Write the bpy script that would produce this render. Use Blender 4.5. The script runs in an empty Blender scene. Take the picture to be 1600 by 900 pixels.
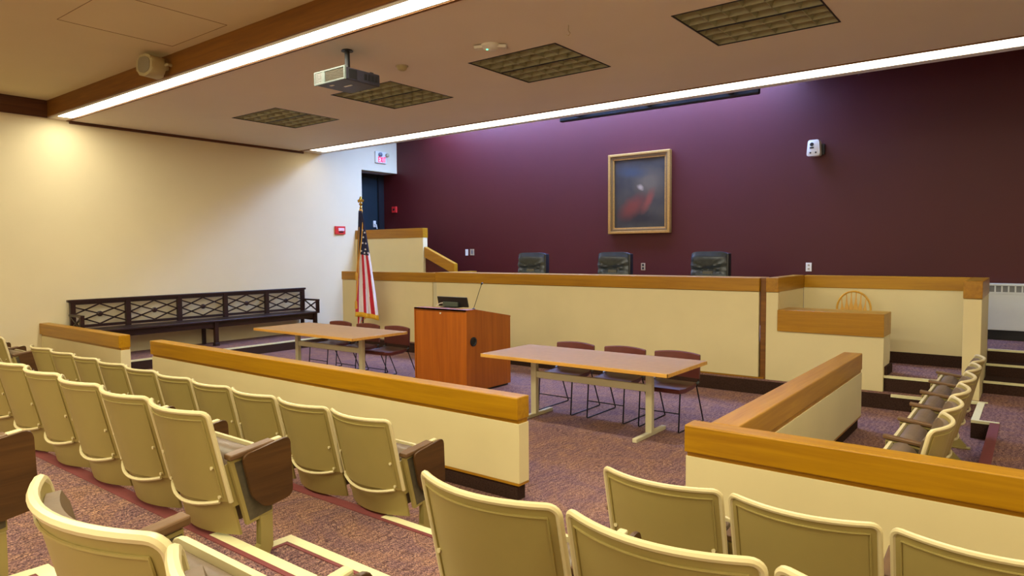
import bpy, bmesh, math, random
from mathutils import Vector, Matrix
random.seed(7)
C = bpy.context.scene.collection
PI = math.pi

# ------------------------------------------------------------------ camera
def make_camera():
    yaw, pitch, roll = [math.radians(a) for a in (37.65, -3.01, 0.41)]
    f = Vector((-math.sin(yaw)*math.cos(pitch), math.cos(yaw)*math.cos(pitch), math.sin(pitch)))
    r = Vector((math.cos(yaw), math.sin(yaw), 0)); d = f.cross(r)
    r2 = r*math.cos(roll) + d*math.sin(roll); d2 = -r*math.sin(roll) + d*math.cos(roll)
    M = Matrix((r2, -d2, -f)).transposed().to_4x4()
    M.translation = Vector((0, 0, 1.86))
    cd = bpy.data.cameras.new('camera'); cam = bpy.data.objects.new('camera', cd); C.objects.link(cam)
    cam.matrix_world = M
    cd.sensor_fit = 'HORIZONTAL'; cd.sensor_width = 36; cd.lens = 1067*36/1600
    cd.clip_start = 0.05; cd.clip_end = 100
    bpy.context.scene.camera = cam
make_camera()

# ------------------------------------------------------------------ light, exposure
sc = bpy.context.scene
sc.view_settings.view_transform = 'Standard'; sc.view_settings.look = 'None'
sc.view_settings.gamma = 1; sc.view_settings.use_curve_mapping = False
sc.view_settings.exposure = 0.0
w = bpy.data.worlds.new('World'); sc.world = w; w.use_nodes = True
w.node_tree.nodes['Background'].inputs[0].default_value = (0.8, 0.9, 1, 1)
w.node_tree.nodes['Background'].inputs[1].default_value = 0.3
FRONT_STRIP = 32.0
BACK_STRIP = 5.0
SKYLIGHT = 42.0
REAR_W = 92
def area(name, loc, sx, sy, power, col, rot=(0, 0, 0)):
    l = bpy.data.lights.new(name, 'AREA'); l.shape = 'RECTANGLE'; l.size = sx; l.size_y = sy
    l.energy = power; l.color = col
    o = bpy.data.objects.new(name, l); o.location = loc; o.rotation_euler = rot; C.objects.link(o)
    return o
# added fill lights under the gallery ceiling, out of view, no fixtures
for lx in (-7.0, -4.4, -1.5, 2.2):
    for ly in (0.6, -3.2):
        area('gallery_fill', (lx, ly, 4.28), 1.2, 1.2, REAR_W, (1.0, 0.97, 0.70))
# added broad fill light at the rear wall, which has no windows
area('rear_fill', (-4.0, -5.9, 2.6), 14.0, 2.4, 170, (1.0, 0.98, 0.84), (math.radians(95), 0, 0))

# ------------------------------------------------------------------ materials
def srgb(r, g, b):
    def f(c):
        c /= 255.0
        return c/12.92 if c <= 0.04045 else ((c+0.055)/1.055)**2.4
    return (f(r), f(g), f(b), 1)
class NT:
    def __init__(s, name):
        s.m = bpy.data.materials.new(name); s.m.use_nodes = True
        s.t = s.m.node_tree; s.b = s.t.nodes['Principled BSDF']
    def n(s, kind, **kw):
        nd = s.t.nodes.new(kind)
        for k, v in kw.items():
            if k in nd.inputs.keys(): nd.inputs[k].default_value = v
            else: setattr(nd, k, v)
        return nd
    def l(s, a, b): s.t.links.new(a, b)
    def ramp(s, fac, stops):
        r = s.n('ShaderNodeValToRGB'); s.l(fac, r.inputs[0]); e = r.color_ramp.elements
        while len(e) < len(stops): e.new(0.5)
        for el, (p, c) in zip(e, stops): el.position = p; el.color = c
        return r.outputs[0]
    def coord(s, scale=(1, 1, 1), rot=(0, 0, 0)):
        tc = s.n('ShaderNodeTexCoord'); mp = s.n('ShaderNodeMapping')
        mp.inputs['Scale'].default_value = scale; mp.inputs['Rotation'].default_value = rot
        s.l(tc.outputs['Object'], mp.inputs[0]); return mp.outputs[0]
def plain(name, col, rough=0.6, metal=0.0, var=0.06, vs=6.0, bump=0.0, bs=60.0, spec=0.5):
    k = NT(name); co = k.coord()
    no = k.n('ShaderNodeTexNoise', Scale=vs, Detail=3.0); k.l(co, no.inputs['Vector'])
    a = tuple(c*(1-var) for c in col[:3]) + (1,); b = tuple(min(1, c*(1+var)) for c in col[:3]) + (1,)
    k.l(k.ramp(no.outputs[0], [(0.3, a), (0.7, b)]), k.b.inputs['Base Color'])
    k.b.inputs['Roughness'].default_value = rough; k.b.inputs['Metallic'].default_value = metal
    k.b.inputs['Specular IOR Level'].default_value = spec
    if bump:
        n2 = k.n('ShaderNodeTexNoise', Scale=bs, Detail=2.0); k.l(co, n2.inputs['Vector'])
        bp = k.n('ShaderNodeBump', Strength=bump, Distance=0.002); k.l(n2.outputs[0], bp.inputs['Height'])
        k.l(bp.outputs[0], k.b.inputs['Normal'])
    return k.m
def wood(name, c1, c2, axis='x', rough=0.35, scale=1.0, spec=0.4):
    k = NT(name)
    sc_ = {'x': (1.2, 22, 22), 'y': (22, 1.2, 22), 'z': (22, 22, 1.2)}[axis]
    co = k.coord(tuple(v*scale for v in sc_))
    n1 = k.n('ShaderNodeTexNoise', Scale=1.0, Detail=6.0, Roughness=0.6, Distortion=0.6); k.l(co, n1.inputs['Vector'])
    co2 = k.coord(tuple(v*scale*0.16 for v in sc_))
    n2 = k.n('ShaderNodeTexNoise', Scale=1.0, Detail=2.0); k.l(co2, n2.inputs['Vector'])
    mx = k.n('ShaderNodeMath', operation='MULTIPLY_ADD'); k.l(n1.outputs[0], mx.inputs[0]); mx.inputs[1].default_value = 0.6
    m2 = k.n('ShaderNodeMath', operation='MULTIPLY'); k.l(n2.outputs[0], m2.inputs[0]); m2.inputs[1].default_value = 0.4
    k.l(m2.outputs[0], mx.inputs[2])
    k.l(k.ramp(mx.outputs[0], [(0.34, c1), (0.66, c2)]), k.b.inputs['Base Color'])
    k.b.inputs['Roughness'].default_value = rough
    k.b.inputs['Specular IOR Level'].default_value = spec
    return k.m
def emit(name, col, strength):
    k = NT(name); co = k.coord()
    no = k.n('ShaderNodeTexNoise', Scale=3.0); k.l(co, no.inputs['Vector'])
    a = tuple(c*0.97 for c in col[:3]) + (1,)
    k.l(k.ramp(no.outputs[0], [(0.3, a), (0.7, col)]), k.b.inputs['Emission Color'])
    k.b.inputs['Base Color'].default_value = tuple(c*0.8 for c in col[:3]) + (1,)
    k.b.inputs['Emission Strength'].default_value = strength
    return k.m
def carpet(name):
    k = NT(name); co = k.coord()
    wv = k.n('ShaderNodeTexNoise', Scale=2.2, Detail=3.0, Distortion=2.5); k.l(co, wv.inputs['Vector'])
    v = k.n('ShaderNodeTexVoronoi', Scale=5.5); v.feature = 'DISTANCE_TO_EDGE'
    mixv = k.n('ShaderNodeVectorMath', operation='ADD'); k.l(co, mixv.inputs[0])
    sv = k.n('ShaderNodeVectorMath', operation='SCALE'); k.l(wv.outputs['Color'], sv.inputs[0]); sv.inputs['Scale'].default_value = 0.5
    k.l(sv.outputs[0], mixv.inputs[1]); k.l(mixv.outputs[0], v.inputs['Vector'])
    wav = k.n('ShaderNodeTexWave', Scale=7.0, Distortion=9.0, Detail=2.0); wav.inputs['Detail Scale'].default_value = 1.4
    k.l(co, wav.inputs['Vector'])
    fl = k.n('ShaderNodeTexNoise', Scale=130.0, Detail=2.0); k.l(co, fl.inputs['Vector'])
    base = k.ramp(v.outputs[0], [(0.02, srgb(90, 66, 70)), (0.06, srgb(172, 138, 124)), (0.12, srgb(134, 104, 102)), (0.4, srgb(124, 96, 98))])
    warm = k.ramp(wv.outputs[0], [(0.42, srgb(122, 94, 98)), (0.62, srgb(152, 116, 96))])
    m1 = k.n('ShaderNodeMix', data_type='RGBA'); m1.inputs[0].default_value = 0.5
    k.l(base, m1.inputs[6]); k.l(warm, m1.inputs[7])
    m2 = k.n('ShaderNodeMix', data_type='RGBA', blend_type='MULTIPLY'); m2.inputs[0].default_value = 0.55
    k.l(m1.outputs[2], m2.inputs[6])
    k.l(k.ramp(wav.outputs[0], [(0.2, (0.55, 0.5, 0.55, 1)), (0.7, (1, 1, 1, 1))]), m2.inputs[7])
    m3 = k.n('ShaderNodeMix', data_type='RGBA', blend_type='MULTIPLY'); m3.inputs[0].default_value = 0.9
    k.l(m2.outputs[2], m3.inputs[6])
    k.l(k.ramp(fl.outputs[0], [(0.36, (0.35, 0.3, 0.32, 1)), (0.5, (0.95, 0.9, 0.9, 1)), (0.66, (1.9, 1.7, 1.3, 1))]), m3.inputs[7])
    k.l(m3.outputs[2], k.b.inputs['Base Color'])
    k.b.inputs['Roughness'].default_value = 0.95; k.b.inputs['Specular IOR Level'].default_value = 0.1
    bp = k.n('ShaderNodeBump', Strength=0.4, Distance=0.004); k.l(fl.outputs[0], bp.inputs['Height']); k.l(bp.outputs[0], k.b.inputs['Normal'])
    return k.m
M = {}
M['wall'] = plain('cream_paint', srgb(222, 206, 164), 0.75, var=0.02, vs=1.2, bump=0.15, bs=90)
M['wallpanel'] = plain('cream_panel', srgb(224, 208, 156), 0.6, var=0.025, vs=2.0, bump=0.1, bs=70)
M['maroon'] = plain('maroon_paint', srgb(74, 17, 15), 0.5, var=0.04, vs=1.5, bump=0.15, bs=60, spec=0.35)
M['white'] = plain('white_paint', srgb(232, 234, 236), 0.7, var=0.02)
M['ceil'] = plain('ceiling_paint', srgb(228, 216, 196), 0.85, var=0.02, vs=1.0)
M['ceil_near'] = plain('ceiling_paint_tan', srgb(222, 206, 158), 0.85, var=0.02, vs=1.0)
M['carpet'] = carpet('patterned_carpet')
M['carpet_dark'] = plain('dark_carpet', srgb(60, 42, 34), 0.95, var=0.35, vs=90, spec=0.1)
M['border'] = plain('maroon_rubber_border', srgb(122, 56, 56), 0.7, var=0.06, vs=30)
M['nosing'] = plain('pale_nosing', srgb(228, 220, 170), 0.6, var=0.04, vs=30)
M['oak'] = wood('golden_oak_x', srgb(154, 104, 2), srgb(184, 134, 8), 'x')
M['oak_y'] = wood('golden_oak_y', srgb(156, 106, 30), srgb(190, 140, 50), 'y')
M['oak_d'] = wood('brown_oak_x', srgb(148, 98, 8), srgb(182, 130, 22), 'x')
M['oak_dy'] = wood('brown_oak_y', srgb(148, 98, 8), srgb(182, 130, 22), 'y')
M['trimwood'] = wood('stained_trim', srgb(104, 62, 14), srgb(138, 88, 22), 'x', rough=0.5)
M['trimwood_y'] = wood('stained_trim_y', srgb(66, 34, 16), srgb(96, 54, 24), 'y', rough=0.5)
M['podium'] = wood('cherry_veneer', srgb(144, 72, 12), srgb(176, 94, 20), 'z', rough=0.4)
M['tabletop'] = plain('table_laminate', srgb(164, 126, 78), 0.6, var=0.05, vs=14, spec=0.15)
M['tableedge'] = wood('table_edge', srgb(196, 140, 56), srgb(224, 172, 84), 'x')
M['metal_cream'] = plain('cream_metal', srgb(206, 196, 156), 0.4, var=0.03)
M['shell'] = plain('seat_shell_plastic', srgb(156, 138, 78), 0.42, var=0.03, vs=4)
M['rim'] = plain('seat_rim', srgb(212, 196, 148), 0.35, var=0.02, vs=4)  # paler than the shell: paints in the light caught by rims and lips
M['vinyl'] = plain('brown_vinyl', srgb(112, 92, 72), 0.4, var=0.12, vs=18, bump=0.3, bs=40)
M['insert'] = plain('dark_insert', srgb(84, 74, 54), 0.75, var=0.15, vs=40)
M['armwood'] = wood('arm_walnut', srgb(92, 64, 38), srgb(122, 90, 58), 'y', scale=1.5)
M['tablet'] = wood('tablet_walnut', srgb(56, 34, 14), srgb(92, 60, 28), 'y', scale=1.2)
M['leather_red'] = plain('maroon_leather', srgb(98, 46, 38), 0.4, var=0.1, vs=12)
M['leather'] = plain('black_leather', srgb(54, 62, 72), 0.27, var=0.1, vs=10)
M['black'] = plain('black_plastic', srgb(22, 22, 24), 0.45)
M['blackmetal'] = plain('black_metal', srgb(20, 18, 20), 0.35, metal=0.6)
M['pew'] = wood('dark_walnut', srgb(30, 16, 12), srgb(54, 28, 20), 'y', rough=0.35)
M['bright'] = plain('offwhite_plastic', srgb(226, 222, 206), 0.4)
M['beige'] = plain('beige_plate', srgb(170, 150, 118), 0.45)
M['red'] = plain('red_plastic', srgb(204, 40, 34), 0.4)
M['pink'] = plain('pinkish_lens', srgb(236, 196, 190), 0.3)
M['grey'] = plain('grey_metal', srgb(120, 122, 124), 0.4, metal=0.4)
M['silver'] = plain('silver_plastic', srgb(92, 100, 92), 0.45, metal=0.1)
M['projbody'] = plain('projector_body', srgb(46, 43, 52), 0.45)
M['louver'] = plain('louver_metal', srgb(158, 156, 122), 0.45, metal=0.15, var=0.08)
M['louverback'] = plain('louver_back', srgb(140, 138, 106), 0.6)
M['radiator_d'] = plain('white_mesh', srgb(120, 118, 110), 0.5)
M['radiator'] = plain('radiator_enamel', srgb(214, 218, 210), 0.4, var=0.02)
M['teal'] = plain('dark_teal_door', srgb(20, 36, 40), 0.45)
M['gold'] = plain('gilt', srgb(176, 132, 66), 0.35, metal=0.5, var=0.15, vs=40)
M['gilt_d'] = plain('dark_gilt', srgb(118, 90, 52), 0.4, metal=0.4, var=0.15, vs=50)
M['brass'] = plain('brass', srgb(206, 168, 74), 0.25, metal=0.9)
M['goldcloth'] = plain('gold_fringe', srgb(228, 178, 40), 0.6, var=0.15, vs=80)
M['rope'] = plain('gold_cord', srgb(206, 150, 40), 0.6)
M['windsor'] = wood('honey_wood', srgb(192, 138, 34), srgb(224, 172, 62), 'z')
M['speaker'] = plain('speaker_plastic', srgb(176, 160, 112), 0.5)
M['grille'] = plain('speaker_grille', srgb(138, 126, 96), 0.6, var=0.1, vs=200)
M['front_strip'] = emit('front_strip_diffuser', (1.0, 0.96, 0.78, 1), FRONT_STRIP)
M['back_strip'] = emit('back_strip_diffuser', (1.0, 0.96, 0.80, 1), BACK_STRIP)
M['sky_pane'] = emit('frosted_skylight', (0.31, 0.48, 1.0, 1), SKYLIGHT)
M['exit_red'] = emit('exit_red', (1.0, 0.0, 0.06, 1), 0.9)
M['led'] = emit('green_led', (0.1, 1.0, 0.4, 1), 4.0)

# ------------------------------------------------------------------ mesh helpers
def B(): return bmesh.new()
def box(bm, x0, x1, y0, y1, z0, z1, bev=0.0, mat=0):
    vs = [bm.verts.new(p) for p in ((x0,y0,z0),(x1,y0,z0),(x1,y1,z0),(x0,y1,z0),(x0,y0,z1),(x1,y0,z1),(x1,y1,z1),(x0,y1,z1))]
    fs = [bm.faces.new([vs[i] for i in f]) for f in ((0,3,2,1),(4,5,6,7),(0,1,5,4),(1,2,6,5),(2,3,7,6),(3,0,4,7))]
    for f in fs: f.material_index = mat
    if bev:
        es = list({e for f in fs for e in f.edges})
        r = bmesh.ops.bevel(bm, geom=es, offset=bev, segments=2, profile=0.5, affect='EDGES')
        for f in r['faces']: f.material_index = mat
    return vs
def prism(bm, pts, axis, a0, a1, bev=0.0):
    """extrude a 2D outline along an axis. axis x: pts are (y,z); y: (x,z); z: (x,y)"""
    def mk(p, a):
        return {'x': (a, p[0], p[1]), 'y': (p[0], a, p[1]), 'z': (p[0], p[1], a)}[axis]
    A = [bm.verts.new(mk(p, a0)) for p in pts]; Bv = [bm.verts.new(mk(p, a1)) for p in pts]
    n = len(pts); fs = [bm.faces.new(A[::-1]), bm.faces.new(Bv)]
    for i in range(n): fs.append(bm.faces.new((A[i], A[(i+1) % n], Bv[(i+1) % n], Bv[i])))
    if bev:
        es = list({e for f in fs[:2] for e in f.edges})
        bmesh.ops.bevel(bm, geom=es, offset=bev, segments=2, profile=0.5, affect='EDGES')
def tube(bm, pts, r, n=8, closed=False, radii=None):
    pts = [Vector(p) for p in pts]; rings = []; N = len(pts); up = None
    for i, p in enumerate(pts):
        if closed: d = pts[(i+1) % N] - pts[i-1]
        else: d = pts[min(i+1, N-1)] - pts[max(i-1, 0)]
        d.normalize()
        if up is None:
            up = Vector((0, 0, 1)) if abs(d.z) < 0.9 else Vector((1, 0, 0))
        a = d.cross(up)
        if a.length < 1e-4: a = d.cross(Vector((0, 1, 0)))
        a.normalize(); b = a.cross(d).normalized(); up = b
        rr = radii[i] if radii else r
        rings.append([bm.verts.new(p + (a*math.cos(t*2*PI/n) + b*math.sin(t*2*PI/n))*rr) for t in range(n)])
    for i in range(N if closed else N-1):
        R0, R1 = rings[i], rings[(i+1) % N]
        for t in range(n): bm.faces.new((R0[t], R0[(t+1) % n], R1[(t+1) % n], R1[t]))
    if not closed: bm.faces.new(rings[0][::-1]); bm.faces.new(rings[-1])
def lathe(bm, prof, n=20, c=(0, 0, 0), axis='z'):
    rings = []
    for r, h in prof:
        ring = []
        for t in range(n):
            a = t*2*PI/n; p = (r*math.cos(a), r*math.sin(a), h)
            if axis == 'y': p = (p[0], p[2], p[1])
            if axis == 'x': p = (p[2], p[0], p[1])
            ring.append(bm.verts.new((p[0]+c[0], p[1]+c[1], p[2]+c[2])))
        rings.append(ring)
    for a, b in zip(rings, rings[1:]):
        for t in range(n): bm.faces.new((a[t], a[(t+1) % n], b[(t+1) % n], b[t]))
    bm.faces.new(rings[0][::-1]); bm.faces.new(rings[-1])
def beam(bm, p, q, w, t, up=(0, 0, 1)):
    """rectangular bar from p to q, w wide sideways, t thick along up"""
    p, q, up = Vector(p), Vector(q), Vector(up); d = (q-p).normalized(); s = d.cross(up).normalized(); u = s.cross(d)
    vs = []
    for c in (p, q):
        for a, b in ((-1, -1), (1, -1), (1, 1), (-1, 1)): vs.append(bm.verts.new(c + s*a*w/2 + u*b*t/2))
    for f in ((0,1,2,3),(7,6,5,4),(0,4,5,1),(1,5,6,2),(2,6,7,3),(3,7,4,0)): bm.faces.new([vs[i] for i in f])
def obj(name, bm, mats, parent=None, smooth=False, loc=None, label=None):
    bmesh.ops.recalc_face_normals(bm, faces=bm.faces)
    me = bpy.data.meshes.new(name); bm.to_mesh(me); bm.free()
    for m in (mats if isinstance(mats, (list, tuple)) else [mats]): me.materials.append(M[m] if isinstance(m, str) else m)
    if smooth:
        for p in me.polygons: p.use_smooth = True
        try: me.set_sharp_from_angle(angle=math.radians(40))
        except Exception: pass
    o = bpy.data.objects.new(name, me); C.objects.link(o)
    if parent: o.parent = parent
    if loc: o.location = loc
    if label: o['label'] = label
    return o
def tag(o, label, cat, group=None, kind=None):
    o['label'] = label; o['category'] = cat
    if group: o['group'] = group
    if kind: o['kind'] = kind
    return o
def thing(name, label, cat, loc=(0, 0, 0), rz=0, group=None):
    o = bpy.data.objects.new(name, None); C.objects.link(o); o.location = loc; o.rotation_euler = (0, 0, rz)
    o.empty_display_size = 0.1
    return tag(o, label, cat, group)
def struct(name, bm, m, label=None, cat='structure'):
    o = obj(name, bm, m); o['kind'] = 'structure'
    if label: o['label'] = label; o['category'] = cat
    return o
def dup(root, loc, rz, label, group=None):
    r = root.copy(); C.objects.link(r); r.location = loc; r.rotation_euler = (0, 0, rz); r['label'] = label
    if group: r['group'] = group
    for ch in list(root.children):
        c = ch.copy(); C.objects.link(c); c.parent = r
        for g in list(ch.children):
            d = g.copy(); C.objects.link(d); d.parent = c
    return r
def sb(name, m, *a, bev=0.0, label=None, cat='structure'):
    bm = B(); box(bm, *a, bev=bev); return struct(name, bm, m, label, cat)
def pb(name, m, parent, *a, bev=0.0, label=None):
    bm = B(); box(bm, *a, bev=bev); return obj(name, bm, m, parent, label=label)

XW, YW = -12.54, 11.66          # left wall, end wall
XR = 4.0                        # right wall (outside the picture)
YB = -6.0                       # rear wall behind the camera
ZC, ZN = 4.04, 4.31             # dropped ceiling, gallery ceiling
T1, T2, T3 = 0.255, 0.51, 0.765 # gallery tiers
N1, N2, N3 = 2.775, 1.70, 0.62  # their front edges

# ------------------------------------------------------------------ room shell
sb('floor', 'carpet', XW-0.7, XR, N1, YW, -0.2, 0, label='patterned brown and mauve carpet floor of the courtroom well', cat='floor')
sb('floor', 'carpet', XW-0.2, XR, N2, N1, -0.2, T1, label='carpeted first gallery tier behind the front row of seats', cat='floor')
sb('floor', 'carpet', XW-0.2, XR, N3, N2, -0.2, T2, label='carpeted second gallery tier behind the second row', cat='floor')
sb('floor', 'carpet', XW-0.2, XR, YB, N3, -0.2, T3, label='carpeted top gallery tier under the viewpoint', cat='floor')
# left platform, court platforms
sb('floor', 'carpet', XW, -11.45, 4.12, 8.86, 0, 0.17, label='low carpeted platform under the long dark bench', cat='floor')
sb('floor', 'carpet', XW, -0.66, 8.90, YW, 0, 0.17, label='low carpeted plinth under the judges bench', cat='floor')
sb('floor', 'carpet', -2.65, -0.66, 9.12, 10.25, 0.17, 0.35, label='carpeted floor of the witness stand', cat='floor')
bm = B(); box(bm, -10.3, -2.66, 9.2, YW, 0.17, 0.6); box(bm, -2.66, XR, 10.40, YW, 0.17, 0.6)
struct('floor', bm, 'carpet', 'raised carpeted platform behind the judges bench', 'floor')
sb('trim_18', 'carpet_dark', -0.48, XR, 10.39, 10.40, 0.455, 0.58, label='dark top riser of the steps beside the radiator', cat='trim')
# right-hand aisle, a step higher
bm = B(); box(bm, -0.33, XR, 4.3, 8.03, 0, 0.17); box(bm, -0.49, XR, 8.03, 9.03, 0, 0.17); box(bm, -0.66, XR, 9.03, 10.6, 0, 0.17)
struct('floor', bm, 'carpet', 'raised carpet aisle behind the jury seats', 'floor')
bm = B(); box(bm, -0.48, XR, 9.65, 10.1, 0.17, 0.31); box(bm, -0.48, XR, 10.1, 10.6, 0.17, 0.455)
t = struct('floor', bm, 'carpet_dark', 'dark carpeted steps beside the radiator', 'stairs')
# landing by the exit door and the stairs down from it
bm = B(); box(bm, XW-0.58, -10.9, 10.48, YW, 0.17, 1.6); box(bm, -10.9, -10.3, 10.48, 10.6, 0.17, 0.6)
for i in range(6): box(bm, -10.9+i*0.24, -10.66+i*0.24, 10.6, YW, 0.6, 1.6-(i+1)*0.145)
struct('floor', bm, 'carpet_dark', 'dark landing and stairs by the exit door', 'floor')

bm = B()
box(bm, XW-0.2, XW, YB, 10.55, -0.2, 5.4); box(bm, XW-0.2, XW, 10.55, YW, 3.80, 5.4); box(bm, XW-0.2, XW, 10.55, YW, -0.2, 1.6)
struct('wall_left', bm, 'wall', 'long cream side wall on the left', 'wall')
bm = B(); box(bm, XW-0.9, XR, YW, YW+0.2, -0.2, 5.4)
struct('wall_front', bm, 'maroon', 'dark maroon wall behind the judges bench', 'wall')
sb('wall_right', 'wall', XR, XR+0.2, YB, YW, -0.2, 5.4, label='cream side wall on the right', cat='wall')
sb('wall_rear', 'wall', XW, XR, YB-0.2, YB, -0.2, 5.4, label='cream rear wall of the gallery', cat='wall')
bm = B()
box(bm, XW-0.95, XW-0.58, 10.50, YW, 1.5, 3.9); box(bm, XW-0.6, XW-0.2, 10.35, 10.55, 1.5, 3.9); box(bm, XW-0.6, XW-0.2, 10.35, YW, 3.80, 3.9)
struct('wall_recess', bm, 'white', 'white painted recess around the exit door', 'wall')
# ceilings
LX = [(-10.31, -9.09), (-7.79, -6.58), (-5.28, -4.06), (-2.77, -1.56)]; LY = (6.03, 7.22)
bm = B(); box(bm, XW, XR, 4.50, LY[0], ZC, ZN); box(bm, XW, XR, LY[1], 8.86, ZC, ZN)
xs = [XW] + [v for p in LX for v in p] + [XR]
for i in range(0, len(xs), 2): box(bm, xs[i], xs[i+1], LY[0], LY[1], ZC, ZN)
box(bm, XW, XR, 4.22, 9.3, ZN-0.10, ZN)
struct('ceiling', bm, 'ceil', 'dropped beige ceiling over the courtroom well', 'ceiling')
sb('ceiling', 'ceil_near', XW, XR, YB, 4.22, ZN, ZN+0.15, label='tan ceiling over the gallery', cat='ceiling')
bm = B(); box(bm, XW, XR, 9.3, 9.45, ZC, 5.3)
box(bm, XW, XR, 9.45, 10.5, 4.95, 5.3); box(bm, XW, XR, 11.6, YW, 4.95, 5.3); box(bm, -3.25, XR, 10.5, 11.6, 4.95, 5.3); box(bm, XW, -11.2, 10.5, 11.6, 4.95, 5.3)
struct('ceiling', bm, 'white', 'upper white ceiling around the skylight over the judges bench', 'ceiling')
# unseen baffle, added to block skylight from the right of the maroon wall
sb('wall_light_blocker', 'white', -3.25, -3.11, 9.45, YW, 4.8, 5.0, label='added light-blocking baffle at the right end of the skylight', cat='wall')
bm = B(); box(bm, -11.2, -3.25, 10.5, 11.6, 5.28, 5.32)
wn = struct('window_1', bm, 'sky_pane', 'frosted skylight above the judges bench', 'window')
bm = B()
for i in range(8): box(bm, -11.2+i*1.13-0.02, -11.2+i*1.13+0.02, 10.5, 11.6, 5.24, 5.28)
f = obj('window_frame', bm, 'white', wn)
# wooden trims
sb('trim_1', 'trimwood', XW, XR, 4.19, 4.22, ZC+0.02, ZN, label='brown wooden fascia along the front ceiling light', cat='trim')
sb('trim_2', 'trimwood_y', XW, XW+0.03, YB, 4.19, ZC, ZN, label='dark wooden band at the top of the left wall', cat='trim')
sb('trim_3', 'trimwood_y', XW, XW+0.03, 4.5, 8.96, ZC-0.045, ZC, label='thin dark wooden strip between left wall and dropped ceiling', cat='trim')
sb('trim_4', 'trimwood', XW, XR, 4.46, 4.50, ZC-0.012, ZC+0.05, label='thin brown edge beside the front ceiling light', cat='trim')
sb('trim_5', 'trimwood', XW, XR, 8.84, 8.87, ZC-0.012, ZC+0.06, label='thin brown edge beside the far ceiling light', cat='trim')
# tier edges: maroon borders, pale nosings in the centre aisle
AX0, AX1 = -3.07, -1.62
for nm, y, z, in (('front', N1, T1), ('second', N2, T2), ('rear', N3, T3)):
    bm = B(); box(bm, XW, AX0-0.05, y-0.075, y+0.004, z-0.03, z+0.004); box(bm, AX1+0.02, XR, y-0.075, y+0.004, z-0.03, z+0.004)
    struct('trim_6', bm, 'border', 'maroon rubber border along the %s tier edge' % nm, 'trim')
    bm = B(); box(bm, AX0-0.05, AX1+0.02, y-0.05, y+0.006, z-0.03, z+0.006)
    struct('trim_7', bm, 'nosing', 'pale step nosing across the aisle on the %s tier' % nm, 'trim')
    bm = B(); box(bm, AX0-0.05, AX1+0.02, y-0.075, y-0.05, z-0.03, z+0.005)
    struct('trim_8', bm, 'border', 'maroon line behind the pale nosing of the %s tier' % nm, 'trim')
for nm, y, z, dy in (('second', N2, (T1+T2)/2, 0.36), ('rear', N3, (T2+T3)/2, 0.34)):
    bm = B(); box(bm, AX0, AX1, y, y+dy, z-0.127, z)
    struct('floor', bm, 'carpet', 'carpeted half step in the centre aisle at the %s tier' % nm, 'stairs')
    bm = B(); e = 0.055; box(bm, AX0, AX1, y+dy-e, y+dy+0.005, z-0.02, z+0.006)
    box(bm, AX0-0.003, AX0+e, y, y+dy-e, z-0.02, z+0.006); box(bm, AX1-e, AX1, y, y+dy-e, z-0.02, z+0.006)
    struct('trim_9', bm, 'nosing', 'pale nosing framing the half step at the %s tier' % nm, 'trim')
    bm = B(); box(bm, AX0+e, AX1-e, y+dy-e-0.02, y+dy-e, z-0.02, z+0.004); box(bm, AX0+e, AX0+e+0.02, y, y+dy-e-0.02, z-0.02, z+0.004)
    struct('trim_9', bm, 'border', 'maroon line inside the half step nosing at the %s tier' % nm, 'trim')
# court platform edges
bm = B(); box(bm, -11.485, -11.44, 4.12, 8.86, 0.15, 0.176)
struct('trim_10', bm, 'nosing', 'pale nosing on the platform under the long dark bench', 'trim')
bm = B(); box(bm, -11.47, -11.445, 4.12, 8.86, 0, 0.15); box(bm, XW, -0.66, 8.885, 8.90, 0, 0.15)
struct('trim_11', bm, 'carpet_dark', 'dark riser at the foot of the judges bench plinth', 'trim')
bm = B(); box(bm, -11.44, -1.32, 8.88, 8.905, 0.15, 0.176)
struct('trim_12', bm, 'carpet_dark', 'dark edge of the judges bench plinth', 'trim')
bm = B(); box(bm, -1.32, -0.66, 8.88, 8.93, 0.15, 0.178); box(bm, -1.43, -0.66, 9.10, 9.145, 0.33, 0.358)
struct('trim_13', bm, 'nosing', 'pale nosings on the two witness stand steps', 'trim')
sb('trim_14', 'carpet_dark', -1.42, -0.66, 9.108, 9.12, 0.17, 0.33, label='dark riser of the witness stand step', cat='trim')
bm = B()
for y, z in ((9.65, 0.31), (10.1, 0.455), (10.40, 0.6)): box(bm, -0.48, XR, y-0.005, y+0.03, z-0.02, z+0.005)
box(bm, -0.49, -0.425, 8.06, 9.0, 0.15, 0.176); box(bm, -0.56, -0.40, 9.0, 9.05, 0.15, 0.177); box(bm, -0.49, -0.26, 8.02, 8.06, 0.15, 0.177)
struct('trim_15', bm, 'nosing', 'pale nosings on the steps beside the radiator', 'trim')
sb('trim_16', 'carpet_dark', -0.49, -0.33, 8.012, 8.03, 0, 0.15, label='dark riser of the notch step behind the jury seats', cat='trim')
sb('trim_17', 'border', -0.335, -0.255, 4.3, 8.0, 0.15, 0.175, label='brown border strip on the aisle edge behind the jury seats', cat='trim')

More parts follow.
